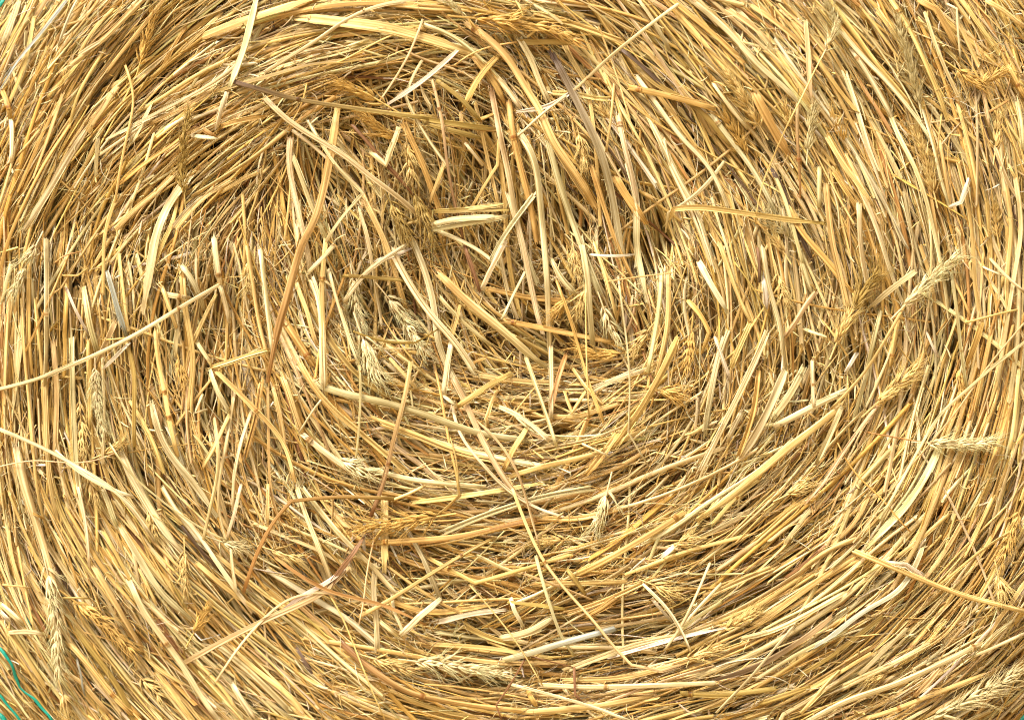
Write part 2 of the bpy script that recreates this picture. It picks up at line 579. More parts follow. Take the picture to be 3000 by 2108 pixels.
# ears: colour+fullness level  axis points base -> tip
EARS = {
(0, 0): """
g40 2 940,430 990,260 1040,90
e36 4 1240,1310 1225,1050 1275,730 | drooping olive grey wheat ear standing upright in the upper left | drooping olive ear
""",
(1, 0): """
g60 3 290,700 150,620 -20,570 | fluffy golden ear tip lying level in the upper left of the core | fluffy golden ear
g50 2 400,960 290,880 160,790
y40 2 440,960 460,1100 485,1240
go66 3 860,120 1150,150 1400,190 1600,290 | long orange fluffy ear lying along the top edge rows | orange top ear
e50 3 320,1340 390,1480 450,1613
e50 3 500,1310 550,1450 600,1600
p44 2 840,120 770,60 700,-10
y40 1 1590,880 1620,1000 1640,1130
y36 1 1800,800 1720,690
""",
(2, 0): """
p32 4 960,340 1005,250 1050,130
c34 3 1020,160 1000,90 960,20
c40 4 840,1010 850,890 885,710 | whitish upright wheat ear beside the reddish jointed stem | whitish upright ear
c44 3 1590,700 1560,560 1500,330 1440,120 | long pale ear lying along the upper right rows | long upper right ear
y40 2 1690,1300 1630,1060 1555,870
y48 2 520,850 400,650 290,470
g46 2 430,1040 360,900 270,770
y36 2 730,860 690,710
g50 3 1850,470 2000,575 2160,470 | fuzzy golden ear curled near the upper right corner | curled golden ear
g40 1 1090,970 980,750
c44 2 730,1610 600,1480 560,1400
y40 1 2100,1010 2130,760
y36 1 2120,1600 2085,1340
""",
(0, 1): """
p50 4 240,40 160,200 85,365 | plump pale ear hanging in the left rows | plump pale left ear
p42 3 640,860 650,1080 700,1300
y46 2 535,1090 550,1300 590,1610
y44 2 690,1440 790,1400 840,1360
g40 2 1200,800 1240,970
y36 1 1660,130 1680,340
""",
(1, 1): """
p46 2 75,260 100,420 140,580
p66 3 130,620 190,790 270,970 | plump cream ear pointing down at the left of the core | plump cream core ear
p52 4 300,370 380,470 470,620 570,760 | pale ear pointing down right beside a dark hollow | pale ear by dark hollow
g56 3 1910,755 1750,775 1560,705
g40 2 1510,410 1420,500
p50 3 1760,450 1800,560 1860,690
p56 3 -20,1470 100,1530 240,1600
y50 2 2060,610 1960,740
y44 2 1560,60 1590,250
y46 2 1650,300 1570,520
g50 2 2150,1010 2270,1040
""",
(2, 1): """
p56 4 1490,440 1680,250 1860,90 | large pale ear leaning up right in the right rows | large leaning ear
e60 3 1150,460 1220,330 1330,200 | greenish ear leaning up right beside the large leaning ear | greenish leaning ear
y50 3 1030,700 1080,580 1150,470
y60 3 1300,1100 1430,980 1570,850 | bushy yellow ear leaning up right below the large leaning ear | bushy yellow ear
p50 4 1650,1362 1870,1372 2115,1348 | pale level ear on a thin orange stalk near the right edge | level right ear
y40 2 640,230 690,420
y40 2 680,80 620,-20
g40 1 60,600 30,900
g40 1 1850,850 1870,1050
""",
(0, 2): """
p56 4 310,580 370,880 400,1310 | long pale ear hanging beside the broad blade at lower left | long lower left ear
g60 3 500,810 700,960 900,1160 | fuzzy golden ear among the lower left rows | fuzzy lower left ear
y40 2 600,0 650,130
y44 2 1000,200 1050,360
y50 2 950,1330 1080,1460
y44 2 1240,480 1250,780
g44 3 1300,1030 1400,850
y46 2 420,1430 460,1560
c40 3 1480,410 1620,460
y46 2 1830,470 2010,530
""",
(1, 2): """
ge60 4 640,245 380,285 90,320 | golden ear lying level on the lower left of centre | level golden ear
p54 3 500,1215 800,1250 1115,1305 | long cream ear lying level near the bottom | level cream bottom ear
p54 3 1790,60 1760,180 1710,310 | short pale fan shaped ear at lower right of the core | pale fan ear
y44 2 1500,400 1300,420
y44 2 2090,700 2250,760
y44 2 220,1200 500,1290
""",
(2, 2): """
g44 3 2260,220 2190,400 2145,570
y50 2 2120,640 2150,780
c64 4 1680,1590 1980,1450 2130,1370 2270,1260 | big pale greenish ear leaning into the lower right corner | big corner ear
y46 2 700,100 850,30
y46 2 -60,430 90,380
y44 2 20,1200 260,1120
y50 2 290,1000 510,880
y40 1 1380,1290 1230,1350
""",
}
TWINE = {
(0, 2): """
t24 4 -20,1110 70,1220 130,1390 260,1500 350,1613 400,1690 | longer teal net strand hanging over the lower left edge | longer teal strand
t20 4 -20,1420 60,1520 130,1600 180,1680 | shorter teal net strand at the lower left corner | shorter teal strand
t34 3 -30,1550 45,1620 70,1680 | short thick teal strand tucked into the lower left corner | corner teal strand
""",
(0, 0): """
t34 3 -30,60 10,20 40,-20 | teal net strand just showing at the upper left corner | upper corner strand
""",
(2, 2): """
t30 3 2260,1630 2285,1595 2320,1565 | teal net strand just showing at the lower right corner | lower right teal strand
""",
}
# ------------------------------------------------------------------ colours and materials
def lin(*c):
    return np.array([((v / 255) / 12.92 if v / 255 <= 0.04045 else ((v / 255 + 0.055) / 1.055) ** 2.4) for v in c])

TINT = {k: lin(*v) for k, v in {
    'p': (243, 227, 178), 'y': (236, 208, 138), 'g': (224, 188, 112), 'o': (208, 164, 102), 'b': (150, 112, 76),
    'k': (106, 86, 68), 'r': (226, 198, 150), 'w': (238, 228, 204), 'e': (184, 160, 90), 'c': (216, 206, 156),
    'u': (188, 198, 190), 't': (10, 150, 130), 'h': (222, 188, 108), 'i': (212, 168, 88)}.items()}
COLOUR_WORD = {'p': 'pale cream', 'y': 'pale yellow', 'g': 'golden', 'o': 'orange tan', 'b': 'brown', 'k': 'dark brown',
               'r': 'pinkish tan', 'w': 'whitish', 'e': 'olive yellow', 'c': 'greenish cream', 'u': 'bluish grey', 't': 'teal'}


def new_mat(name):
    m = bpy.data.materials.new(name)
    m.use_nodes = True
    nt = m.node_tree
    return m, nt, nt.nodes['Principled BSDF']


def straw_material():
    """dry stalk: each stalk's own tint, fine fibres along it, blotches, a waxy sheen"""
    m, nt, b = new_mat('dry_straw')
    N, L = nt.nodes.new, nt.links.new
    tint = N('ShaderNodeAttribute'); tint.attribute_name = 'tint'
    st = N('ShaderNodeAttribute'); st.attribute_name = 'st'
    mp = N('ShaderNodeMapping'); mp.inputs['Scale'].default_value = (0.62, 7.0, 1.0)
    L(st.outputs['Vector'], mp.inputs['Vector'])
    fib = N('ShaderNodeTexNoise'); fib.inputs['Scale'].default_value = 1.0; fib.inputs['Detail'].default_value = 3.0
    L(mp.outputs['Vector'], fib.inputs['Vector'])
    r1 = N('ShaderNodeMapRange'); r1.inputs['From Min'].default_value = 0.37; r1.inputs['From Max'].default_value = 0.62
    r1.inputs['To Min'].default_value = 0.50; r1.inputs['To Max'].default_value = 1.12
    L(fib.outputs['Fac'], r1.inputs['Value'])
    mp2 = N('ShaderNodeMapping'); mp2.inputs['Scale'].default_value = (0.12, 26.0, 1.7)
    L(st.outputs['Vector'], mp2.inputs['Vector'])
    blo = N('ShaderNodeTexNoise'); blo.inputs['Scale'].default_value = 1.0; blo.inputs['Detail'].default_value = 2.0
    L(mp2.outputs['Vector'], blo.inputs['Vector'])
    r2 = N('ShaderNodeMapRange'); r2.inputs['From Min'].default_value = 0.3; r2.inputs['From Max'].default_value = 0.75
    r2.inputs['To Min'].default_value = 1.1; r2.inputs['To Max'].default_value = 0.72
    L(blo.outputs['Fac'], r2.inputs['Value'])
    mu = N('ShaderNodeMath'); mu.operation = 'MULTIPLY'
    L(r1.outputs['Result'], mu.inputs[0]); L(r2.outputs['Result'], mu.inputs[1])
    # darker fibres are also warmer: raise each channel to a power
    gam = N('ShaderNodeVectorMath'); gam.operation = 'POWER' if 'POWER' in [i.identifier for i in gam.bl_rna.properties['operation'].enum_items] else 'MULTIPLY'
    comb = N('ShaderNodeCombineXYZ')
    pw = []
    for e in (0.82, 1.0, 1.38):
        p = N('ShaderNodeMath'); p.operation = 'POWER'; p.inputs[1].default_value = e
        L(mu.outputs[0], p.inputs[0]); pw.append(p)
    for k in range(3):
        L(pw[k].outputs[0], comb.inputs[k])
    nt.nodes.remove(gam)
    vm = N('ShaderNodeVectorMath'); vm.operation = 'MULTIPLY'
    L(tint.outputs['Color'], vm.inputs[0]); L(comb.outputs[0], vm.inputs[1])
    L(vm.outputs[0], b.inputs['Base Color'])
    rr = N('ShaderNodeMapRange'); rr.inputs['To Min'].default_value = 0.34; rr.inputs['To Max'].default_value = 0.62
    L(blo.outputs['Fac'], rr.inputs['Value']); L(rr.outputs['Result'], b.inputs['Roughness'])
    b.inputs['Specular IOR Level'].default_value = 0.3
    bp = N('ShaderNodeBump'); bp.inputs['Strength'].default_value = 0.35; bp.inputs['Distance'].default_value = 0.0006
    L(fib.outputs['Fac'], bp.inputs['Height']); L(bp.outputs['Normal'], b.inputs['Normal'])
    return m


MAT = straw_material()


def plain(name, col, rough, bump_scale=40, var=0.35):
    m, nt, b = new_mat(name)
    N, L = nt.nodes.new, nt.links.new
    tc = N('ShaderNodeTexCoord')
    n = N('ShaderNodeTexNoise'); n.inputs['Scale'].default_value = bump_scale; n.inputs['Detail'].default_value = 6
    L(tc.outputs['Object'], n.inputs['Vector'])
    mx = N('ShaderNodeMix'); mx.data_type = 'RGBA'
    mx.inputs[6].default_value = (*[c * (1 - var) for c in col], 1); mx.inputs[7].default_value = (*[min(1, c * (1 + var)) for c in col], 1)
    L(n.outputs['Fac'], mx.inputs[0]); L(mx.outputs[2], b.inputs['Base Color'])
    b.inputs['Roughness'].default_value = rough
    bp = N('ShaderNodeBump'); bp.inputs['Strength'].default_value = 0.4; bp.inputs['Distance'].default_value = 0.002
    L(n.outputs['Fac'], bp.inputs['Height']); L(bp.outputs['Normal'], b.inputs['Normal'])
    return m


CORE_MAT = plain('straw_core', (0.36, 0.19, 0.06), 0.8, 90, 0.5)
GROUND_MAT = plain('stubble_ground', (0.34, 0.25, 0.12), 0.9, 25, 0.4)
NET_MAT = plain('teal_net', tuple(lin(14, 150, 128)), 0.45, 300, 0.25)


# ------------------------------------------------------------------ mesh collecting
class MB:
    """collects closed quad tubes; build() links them as ONE mesh object"""
    def __init__(self):
        self.v, self.q, self.c, self.s, self.n = [], [], [], [], 0

    def grid(self, V, C, ST):
        """V (rings, sides, 3) -> tube of quads"""
        r, k, _ = V.shape
        i = np.arange(r - 1)[:, None] * k
        j = np.arange(k)[None, :]
        jn = (j + 1) % k
        q = np.stack([i + j, i + jn, i + k + jn, i + k + j], -1).reshape(-1, 4) + self.n
        self.v.append(V.reshape(-1, 3)); self.c.append(C.reshape(-1, 3)); self.s.append(ST.reshape(-1, 3))
        self.q.append(q); self.n += r * k

    def mesh(self, name, mat, origin=(0, 0, 0), smooth=True):
        v = (np.concatenate(self.v) - np.array(origin)).astype(np.float32)
        q = np.concatenate(self.q).astype(np.int32)
        me = bpy.data.meshes.new(name)
        me.vertices.add(len(v)); me.vertices.foreach_set('co', v.ravel())
        me.loops.add(q.size); me.loops.foreach_set('vertex_index', q.ravel())
        me.polygons.add(len(q)); me.polygons.foreach_set('loop_start', np.arange(0, q.size, 4, dtype=np.int32))
        if smooth:
            me.polygons.foreach_set('use_smooth', np.ones(len(q), dtype=bool))
        me.update(calc_edges=True)
        a = me.attributes.new('tint', 'FLOAT_COLOR', 'POINT')
        c = np.concatenate(self.c); c = np.concatenate([c, np.ones((len(c), 1))], 1).astype(np.float32)
        a.data.foreach_set('color', c.ravel())
        a = me.attributes.new('st', 'FLOAT_VECTOR', 'POINT')
        a.data.foreach_set('vector', np.concatenate(self.s).astype(np.float32).ravel())
        me.materials.append(mat)
        return me

    def build(self, name, mat, parent=None, origin=(0, 0, 0)):
        o = bpy.data.objects.new(name, self.mesh(name, mat, origin))
        COL.objects.link(o)
        o.location = origin
        if parent:
            o.parent = parent
            o.location = Vector(origin) - parent.location
        return o


# ------------------------------------------------------------------ the bale face as a relief
PITS = [(1130, 915, 60, .05), (1200, 935, 40, .035), (1640, 1010, 75, .03), (1565, 905, 55, .03), (1890, 760, 55, .04),
        (1840, 985, 70, .03), (1945, 690, 45, .04), (1660, 660, 50, .03), (1270, 1080, 45, .03), (1430, 470, 60, .03),
        (640, 900, 50, .025), (640, 1230, 40, .03), (2510, 1065, 34, .04), (1620, 1240, 70, .02), (1960, 1230, 45, .03),
        (1430, 1850, 60, .025), (1700, 1740, 50, .02), (930, 540, 60, .02), (1030, 560, 45, .025), (160, 650, 50, .03),
        (220, 830, 40, .03), (980, 1700, 50, .02), (1210, 1330, 50, .02), (950, 1490, 45, .02), (2370, 1130, 50, .03), (2320, 1060, 45, .03),
        (540, 520, 50, .025), (190, 1000, 45, .025), (1100, 250, 50, .02), (1450, 330, 45, .02), (500, 600, 40, .02)]
PITS = [(x, y, r * 1.15, d * 1.3) for x, y, r, d in PITS]
PIT = np.array(PITS)


def surf(x, y):
    """relief of the packed face (metres towards the camera) at photograph pixel x, y"""
    x = np.asarray(x, float); y = np.asarray(y, float)
    h = 0.004 * np.sin(x / 170 + 1.3) * np.sin(y / 140 + .4) + 0.003 * np.sin(x / 83 - y / 97 + 2) + 0.003 * np.sin(y / 71 + x / 210)
    rc = np.hypot((x - 1480) / 1.15, y - 840)
    h = h - 0.032 * np.exp(-(rc / 360) ** 2) + 0.004 * np.sin(rc / 62)
    for px, py, r, d in PITS:
        h = h - 0.4 * d * np.exp(-((x - px) ** 2 + (y - py) ** 2) / r ** 2)
    rr = np.hypot(x - CPX, y - CPY) * S
    h = h - np.where(rr > 0.62, 0.09 * ((rr - 0.62) / 0.13) ** 2, 0)
    return h


def world_pos(x, y, h):
    f = (D - h) / D
    return np.stack([(x - 1500) * S * f, -h + 0 * x, ZC + (1054 - y) * S * f], -1)


# ------------------------------------------------------------------ tubes
def unit(a):
    return a / np.maximum(np.linalg.norm(a, axis=-1, keepdims=True), 1e-9)


def tube(mb, P, W, flat=0.75, sides=12, col=None, ribs=0, fold=0.0, roll=0.0, hollow=False, jag=0.0, seed=0.0, rng=RNG, squash=None):
    """a stalk along P (n,3), W (n,) = full width in metres, flat = thickness / width"""
    n = len(P)
    T = unit(np.gradient(P, axis=0))
    V0 = np.array([0, -1.0, 0])
    B = unit(np.cross(T, V0[None]) + 1e-6)
    Nn = np.cross(B, T)
    R = np.broadcast_to(np.asarray(roll, float), (n,))[:, None]
    B, Nn = B * np.cos(R) + Nn * np.sin(R), Nn * np.cos(R) - B * np.sin(R)
    ph = np.linspace(0, 2 * np.pi, sides, endpoint=False) - np.pi / 2
    rad = np.ones(sides)
    if ribs:
        rad = 1 + 0.05 * np.cos(ribs * ph + seed)
    cs, sn = np.cos(ph) * rad, np.sin(ph) * rad
    hw = (W / 2)[:, None]
    X = cs[None] * hw
    Yv = sn[None] * hw * flat
    if ribs:      # crushed lengthwise into creases
        Yv = Yv + 0.085 * np.cos(cs * ribs * 2.3 + seed)[None] * hw * (sn > -.2)
    if fold:
        Yv = Yv + fold * (np.abs(cs)[None] - 0.5) * hw
    V = P[:, None, :] + X[..., None] * B[:, None, :] + Yv[..., None] * Nn[:, None, :]
    s = np.concatenate([[0], np.cumsum(np.linalg.norm(np.diff(P, axis=0), axis=1))])
    if jag:
        for e, sg in ((0, -1), (-1, 1)):
            V[e] = V[e] + sg * T[e][None] * (rng.random(sides)[:, None] ** 2 * jag * W[e])
    C = np.broadcast_to(col[:, None, :], (n, sides, 3))
    u = (np.arange(sides) / sides)
    ST = np.stack([np.broadcast_to(u[None] * (W.max() * 1000 * 2.2), (n, sides)), np.broadcast_to(s[:, None], (n, sides)), np.full((n, sides), seed)], -1)

    def ring(c, k, off, src):
        return (c + (src - c) * k) + off
    pre, post = [], []
    for e, sg, lst in ((0, -1, pre), (-1, 1, post)):
        c = P[e]
        if hollow:
            lst += [(ring(c, .74, 0, V[e]), 1), (ring(c, .66, -sg * T[e] * W[e] * 1.6, V[e]), .8), (ring(c, .02, -sg * T[e] * W[e] * 1.7, V[e] * 0 + c), .8)]
        else:
            lst += [(c + (V[e] - c) * .02, .9)]
    mb.grid(V, C, ST)
    # cut ends are rings of their own, so that the rim stays a crisp edge
    mb.grid(np.array([v for v, _ in reversed(pre)] + [V[0]]), np.array([C[0] * f for _, f in reversed(pre)] + [C[0]]), np.array([ST[0]] * (len(pre) + 1)))
    mb.grid(np.array([V[-1]] + [v for v, _ in post]), np.array([C[-1]] + [C[-1] * f for _, f in post]), np.array([ST[-1]] * (len(post) + 1)))


def smooth_path(pts, step=14.0, relax=30):
    """Catmull-Rom through pixel points, but straight runs meeting in a sharp kink where the stalk is broken"""
    p = np.array(pts, float)
    runs, cur = [], [p[0]]
    for i in range(1, len(p)):
        cur.append(p[i])
        if i < len(p) - 1:
            a, b = p[i] - p[i - 1], p[i + 1] - p[i]
            ang = abs(math.atan2(a[0] * b[1] - a[1] * b[0], a @ b))
            if ang > math.radians(28):
                runs.append(np.array(cur)); cur = [p[i]]
    runs.append(np.array(cur))
    out, kinks = [], []
    for r in runs:
        if len(r) == 2:
            n = max(2, int(np.hypot(*(r[1] - r[0])) / step))
            q = r[0] + (r[1] - r[0]) * np.linspace(0, 1, n + 1)[:, None]
        else:
            e = np.vstack([2 * r[0] - r[1], r, 2 * r[-1] - r[-2]])
            q = []
            for i in range(1, len(e) - 2):
                n = max(2, int(np.hypot(*(e[i + 1] - e[i])) / step))
                t = np.linspace(0, 1, n, endpoint=False)[:, None]
                a, b, c, d = e[i - 1], e[i], e[i + 1], e[i + 2]
                q.append(0.5 * (2 * b + (c - a) * t + (2 * a - 5 * b + 4 * c - d) * t ** 2 + (3 * b - a - 3 * c + d) * t ** 3))
            q = np.vstack(q + [r[-1:]])
            for _ in range(relax if len(q) > 8 else 4):      # stiff stalks have no wiggles
                q[1:-1] = q[1:-1] * .5 + (q[:-2] + q[2:]) * .25
        if out:
            kinks.append(sum(len(o) for o in out) - 1)
            q = q[1:]
        out.append(q)
    return np.vstack(out), len(kinks)


def parse(block):
    res = []
    for (cx, cy), txt in block.items():
        for line in txt.strip().splitlines():
            f = [a.strip() for a in line.split('|')]
            tk = f[0].split()
            code = tk[0]
            flatb = code.endswith('f')
            code = code.rstrip('f')
            cols = ''.join(ch for ch in code if ch.isalpha())
            w = int(''.join(ch for ch in code if ch.isdigit())) * 0.436
            w *= 0.90 if w < 18 else 0.80
            nodes = [float(a[1:]) for a in tk if a[0] == 'n']
            pts = [tuple(float(q) for q in a.split(',')) for a in tk if ',' in a]
            k = 1000 / 2294
            pts = [(cx * 1000 + x * k, cy * 703 + y * k) for x, y in pts]
            res.append(dict(cols=cols, w=w, flat=flatb, level=int(tk[1]), nodes=nodes, pts=pts,
                            label=f[1] if len(f) > 1 else None, short=f[2] if len(f) > 2 else None))
    return res


STEM_LIST, EAR_LIST, TWINE_LIST = parse(STEMS), parse(EARS), parse(TWINE)
for d in EAR_LIST:
    d['w'] *= 1.45
EXTEND = True
OFF = {1: 0.0025, 2: 0.007, 3: 0.0115, 4: 0.017}

# ------------------------------------------------------------------ setting and the bale itself
from mathutils import noise as mnoise
import bmesh


def tag(o, label=None, cat=None, group=None, kind=None):
    if label: o['label'] = label
    if cat: o['category'] = cat
    if group: o['group'] = group
    if kind: o['kind'] = kind


gb = bmesh.new()
bmesh.ops.create_grid(gb, x_segments=60, y_segments=60, size=25)
for v in gb.verts:
    r = math.hypot(v.co.x, v.co.y)
    v.co.z = 0.03 * mnoise.noise(v.co * 0.6) * min(1, max(0, (r - 1.2) / 2))
gm = bpy.data.meshes.new('ground'); gb.to_mesh(gm); gb.free(); gm.materials.append(GROUND_MAT)
ground = bpy.data.objects.new('ground', gm); COL.objects.link(ground)
tag(ground, kind='structure')

BX, BZ = (CPX - 1500) * S, RB
bale = bpy.data.objects.new('round_straw_bale', None); COL.objects.link(bale)
bale.location = (BX, 0.6, 0)
tag(bale, 'round bale of packed golden straw, its coiled end filling the picture', 'straw bale')


def lathe_core():
    prof = [(0.001, 0.125), (0.2, 0.125), (0.45, 0.115), (0.6, 0.125), (0.66, 0.15), (0.70, 0.19), (0.725, 0.25), (0.735, 0.35),
            (0.735, 0.9), (0.72, 1.06), (0.68, 1.14), (0.5, 1.17), (0.001, 1.17)]
    k = 96
    V = np.zeros((len(prof), k, 3))
    a = np.linspace(0, 2 * np.pi, k, endpoint=False)
    for i, (r, y) in enumerate(prof):
        V[i, :, 0] = BX + r * np.cos(a); V[i, :, 1] = y; V[i, :, 2] = BZ + r * np.sin(a)
    mb = MB()
    mb.grid(V, np.ones((len(prof), k, 3)) * TINT['g'], np.zeros((len(prof), k, 3)))
    return mb


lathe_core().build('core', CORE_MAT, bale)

# teal net round the bale's side
net = MB()
for kk in range(26):
    for sg in (1, -1):
        t = np.linspace(0, 1, 40)
        a = kk / 26 * 2 * np.pi + sg * t * 2.2
        r = 0.752 - 0.04 * np.exp(-t * 9)
        P = np.stack([BX + r * np.cos(a), 0.10 + t * 1.0, BZ + np.maximum(r * np.sin(a), -RB + .004)], -1)
        tube(net, P, np.full(40, 0.004), flat=0.5, sides=4, col=np.tile(TINT['t'], (40, 1)))
net.build('net_wrap', NET_MAT, bale)

# ------------------------------------------------------------------ how the straw runs: field from the traced stalks
GX, GY, GS = -700, -700, 50
NX, NY = 90, 74
gx = GX + np.arange(NX) * GS
gy = GY + np.arange(NY) * GS
MX, MY = np.meshgrid(gx, gy)
tx, ty = -(MY - 930), (MX - 1480) / 1.25
th = np.arctan2(ty, tx)
FC, FS = 1.2 * np.cos(2 * th), 1.2 * np.sin(2 * th)
for st_ in STEM_LIST:
    if st_['level'] > 2:
        continue
    p = np.array(st_['pts'])
    for a, b in zip(p[:-1], p[1:]):
        L_ = np.hypot(*(b - a))
        ang = math.atan2(b[1] - a[1], b[0] - a[0])
        m = (a + b) / 2
        g = np.exp(-((MX - m[0]) ** 2 + (MY - m[1]) ** 2) / (2 * 120 ** 2)) * L_ / 70
        FC += g * math.cos(2 * ang); FS += g * math.sin(2 * ang)
NRM = np.hypot(FC, FS) + 1e-9
FC, FS = FC / NRM, FS / NRM


def flow(x, y):
    u = np.clip((x - GX) / GS, 0, NX - 1.01); v = np.clip((y - GY) / GS, 0, NY - 1.01)
    i, j = u.astype(int), v.astype(int)
    fu, fv = u - i, v - j
    def bl(F):
        return (F[j, i] * (1 - fu) + F[j, i + 1] * fu) * (1 - fv) + (F[j + 1, i] * (1 - fu) + F[j + 1, i + 1] * fu) * fv
    return 0.5 * np.arctan2(bl(FS), bl(FC))


CHAOS = [(1480, 760, 380, 0.42), (2360, 1080, 150, 0.7), (1550, 1760, 230, 0.45), (1100, 420, 200, 0.35), (700, 950, 230, .28),
         (900, 1500, 200, .25), (2700, 250, 130, .4), (1250, 1150, 250, .3), (2000, 1450, 200, .25)]


def chaos(x, y):
    c = 0.055 + 0 * x
    for px, py, r, a in CHAOS:
        c = c + a * np.exp(-((x - px) ** 2 + (y - py) ** 2) / (r * r))
    return c


def strands(count, lmin, lmax, wmin, wmax, dmin, dmax, nseg, wig, ang_mul=1.0, ang_add=0.0, bundle=None, patch=False, rng=RNG):
    """centre lines following the coil: returns paths (count, nseg, 2), depths, widths"""
    r = np.sqrt(rng.random(count)) * (RB / S) * 0.985
    a = rng.random(count) * 2 * np.pi
    x, y = CPX + r * np.cos(a), CPY + r * np.sin(a)
    dep = dmin + (dmax - dmin) * rng.random(count)
    w = wmin + (wmax - wmin) * rng.random(count) ** 1.8
    jraw = rng.normal(0, 1, count)
    if bundle:        # stalks lie in sheaves: neighbours share direction and depth
        per = rng.integers(bundle[0], bundle[1] + 1, count)
        ids = np.repeat(np.arange(count), per)[:count]
        off = np.zeros(count)
        for i in range(1, count):
            if ids[i] == ids[i - 1]:
                off[i] = off[i - 1] + (w[i] + w[i - 1]) * .55
        f0 = flow(x[ids], y[ids])
        sh = rng.normal(0, 110, count)
        x = x[ids] - np.sin(f0) * off + np.cos(f0) * sh
        y = y[ids] + np.cos(f0) * off + np.sin(f0) * sh
        dep = np.clip(dep[ids] + rng.normal(0, .002, count), dmin, dmax)
        jraw = jraw[ids]
    keep = (x > -420) & (x < 3420) & (y > -420) & (y < 2530)
    if patch:         # crumbled bits gather in wads and round the loose core
        nz = (np.sin(x / 118 + 1.7 * np.sin(y / 163)) + np.sin(y / 97 - 1.3 * np.sin(x / 141 + 2)) + .8 * np.sin((x + y) / 61 + .6)) / 2.8
        keep &= rng.random(count) < np.clip(.22 + .75 * nz + .8 * chaos(x, y), .04, 1)
    x, y, dep, w, jraw = x[keep], y[keep], dep[keep], w[keep], jraw[keep]
    n = len(x)
    L = lmin + (lmax - lmin) * rng.random(n) ** 1.4
    ch = chaos(x, y)
    L = L * np.where(ch > .4, .75, 1)
    jit = jraw * ch * ang_mul + rng.normal(0, 1, n) * (ang_add + (.035 if bundle else 0))
    wild = rng.random(n) < (0.03 if bundle else .06)
    jit = np.where(wild, rng.normal(0, .8, n), jit)
    curv = rng.normal(0, wig, n)
    kink = np.where(rng.random(n) < 0.09, rng.normal(0, 0.5, n), 0)
    kat = rng.integers(2, nseg - 1, n)
    path = np.zeros((n, nseg, 2))
    th0 = flow(x, y)
    sgn = np.where(rng.random(n) < .5, 0, np.pi)
    prev = th0 + sgn
    px, py = x - np.cos(prev) * L / 2, y - np.sin(prev) * L / 2
    stepl = L / (nseg - 1)
    tj = jit
    lim = np.abs(rng.normal(0, .035, n)) + .015
    for k in range(nseg):
        path[:, k, 0], path[:, k, 1] = px, py
        f = flow(px, py)
        d = np.round((prev - f) / np.pi)
        f = f + d * np.pi
        prev = prev + np.clip(f - prev, -lim, lim)
        tj = tj + curv + np.where(kat == k, kink, 0)
        px = px + np.cos(prev + tj) * stepl
        py = py + np.sin(prev + tj) * stepl
    return path, dep, w, jit


PAL = ['y', 'p', 'g', 'o', 'c', 'r', 'e', 'w', 'b', 'k']


def add_strands(mb, paths, dep, w, weights, sides, hmul, flat_share, tip=1.0, rise=0.0, rng=RNG):
    n, k, _ = paths.shape
    gold = np.array([1, .955, .84]) if sides == 6 and flat_share < .5 else np.array([1.05, 1.03, .98])     # pressed-in straw keeps more of its gold than the bleached bits outside
    pick = rng.choice(len(PAL), n, p=np.array(weights) / sum(weights))
    for i in range(n):
        pa = paths[i]
        rr = np.hypot(pa[:, 0] - CPX, pa[:, 1] - CPY) * S
        if rr.max() > RB * 1.0:
            continue
        mx, my = pa[k // 2]
        if dep[i] < 0.03 and (((PIT[:, 0] - mx) ** 2 + (PIT[:, 1] - my) ** 2 < (PIT[:, 2] * 1.05) ** 2) & (dep[i] < np.minimum(PIT[:, 3], .042))).any():
            continue
        t = np.linspace(-1, 1, k)
        sunk = .020 * math.exp(-((mx - 1430) / 430) ** 2 - ((my - 690) / 330) ** 2) + .008 * math.exp(-((mx - 230) / 130) ** 2 - ((my - 800) / 500) ** 2)
        h = surf(pa[:, 0], pa[:, 1]) - dep[i] - sunk * (1 if sides == 6 else .7) * rng.random() ** .5 + t * rng.normal(0, .0035) - t * t * rng.random() * .004 * hmul + rise
        P = world_pos(pa[:, 0], pa[:, 1], h)
        c0 = TINT[PAL[pick[i]]] * (0.74 + 0.34 * rng.random()) * gold * np.array([1, 1 + rng.normal(0, .022), 1 + rng.normal(0, .08)])
        c1 = c0 * (0.82 + 0.36 * rng.random())
        f = np.linspace(0, 1, k)[:, None]
        col = np.clip(c0 * (1 - f) + c1 * f, 0, .86)
        W = np.full(k, w[i] * S) * (1 + .025 * rng.normal(0, 1, k))
        if tip < 1:
            W = W * (1 - (1 - tip) * np.abs(np.linspace(-.4, 1, k)))
        isflat = rng.random() < flat_share
        if sides >= 6 and not isflat and rng.random() < .12:       # a joint of the stalk
            q = rng.integers(1, k - 1)
            W[q] *= 1.1
            col[q] = col[q] * np.array([.72, .6, .45])
        tube(mb, P, W, flat=(0.16 if isflat else .5 + .25 * rng.random()), sides=sides, col=col,
             fold=(rng.normal(0, .25) if isflat else 0), roll=(rng.normal(0, .45) + np.linspace(0, 1, k) * rng.normal(0, .5) if isflat else 0),
             jag=(2.2 if sides >= 6 else 0), seed=rng.random() * 50, rng=rng)


WTS = [.37, .34, .14, .022, .06, .025, .02, .03, .006, .003]
packed = MB()
pa, de, w_, _ = strands(12000, 300, 900, 6, 18, -0.004, 0.070, 11, .004, bundle=(2, 9))
add_strands(packed, pa, de, w_, WTS, 6, 1.0, .45)
pa, de, w_, _ = strands(4500, 240, 750, 4, 10, -0.004, 0.016, 9, .004, bundle=(1, 6))
add_strands(packed, pa, de, w_, WTS, 6, 1.0, .3)

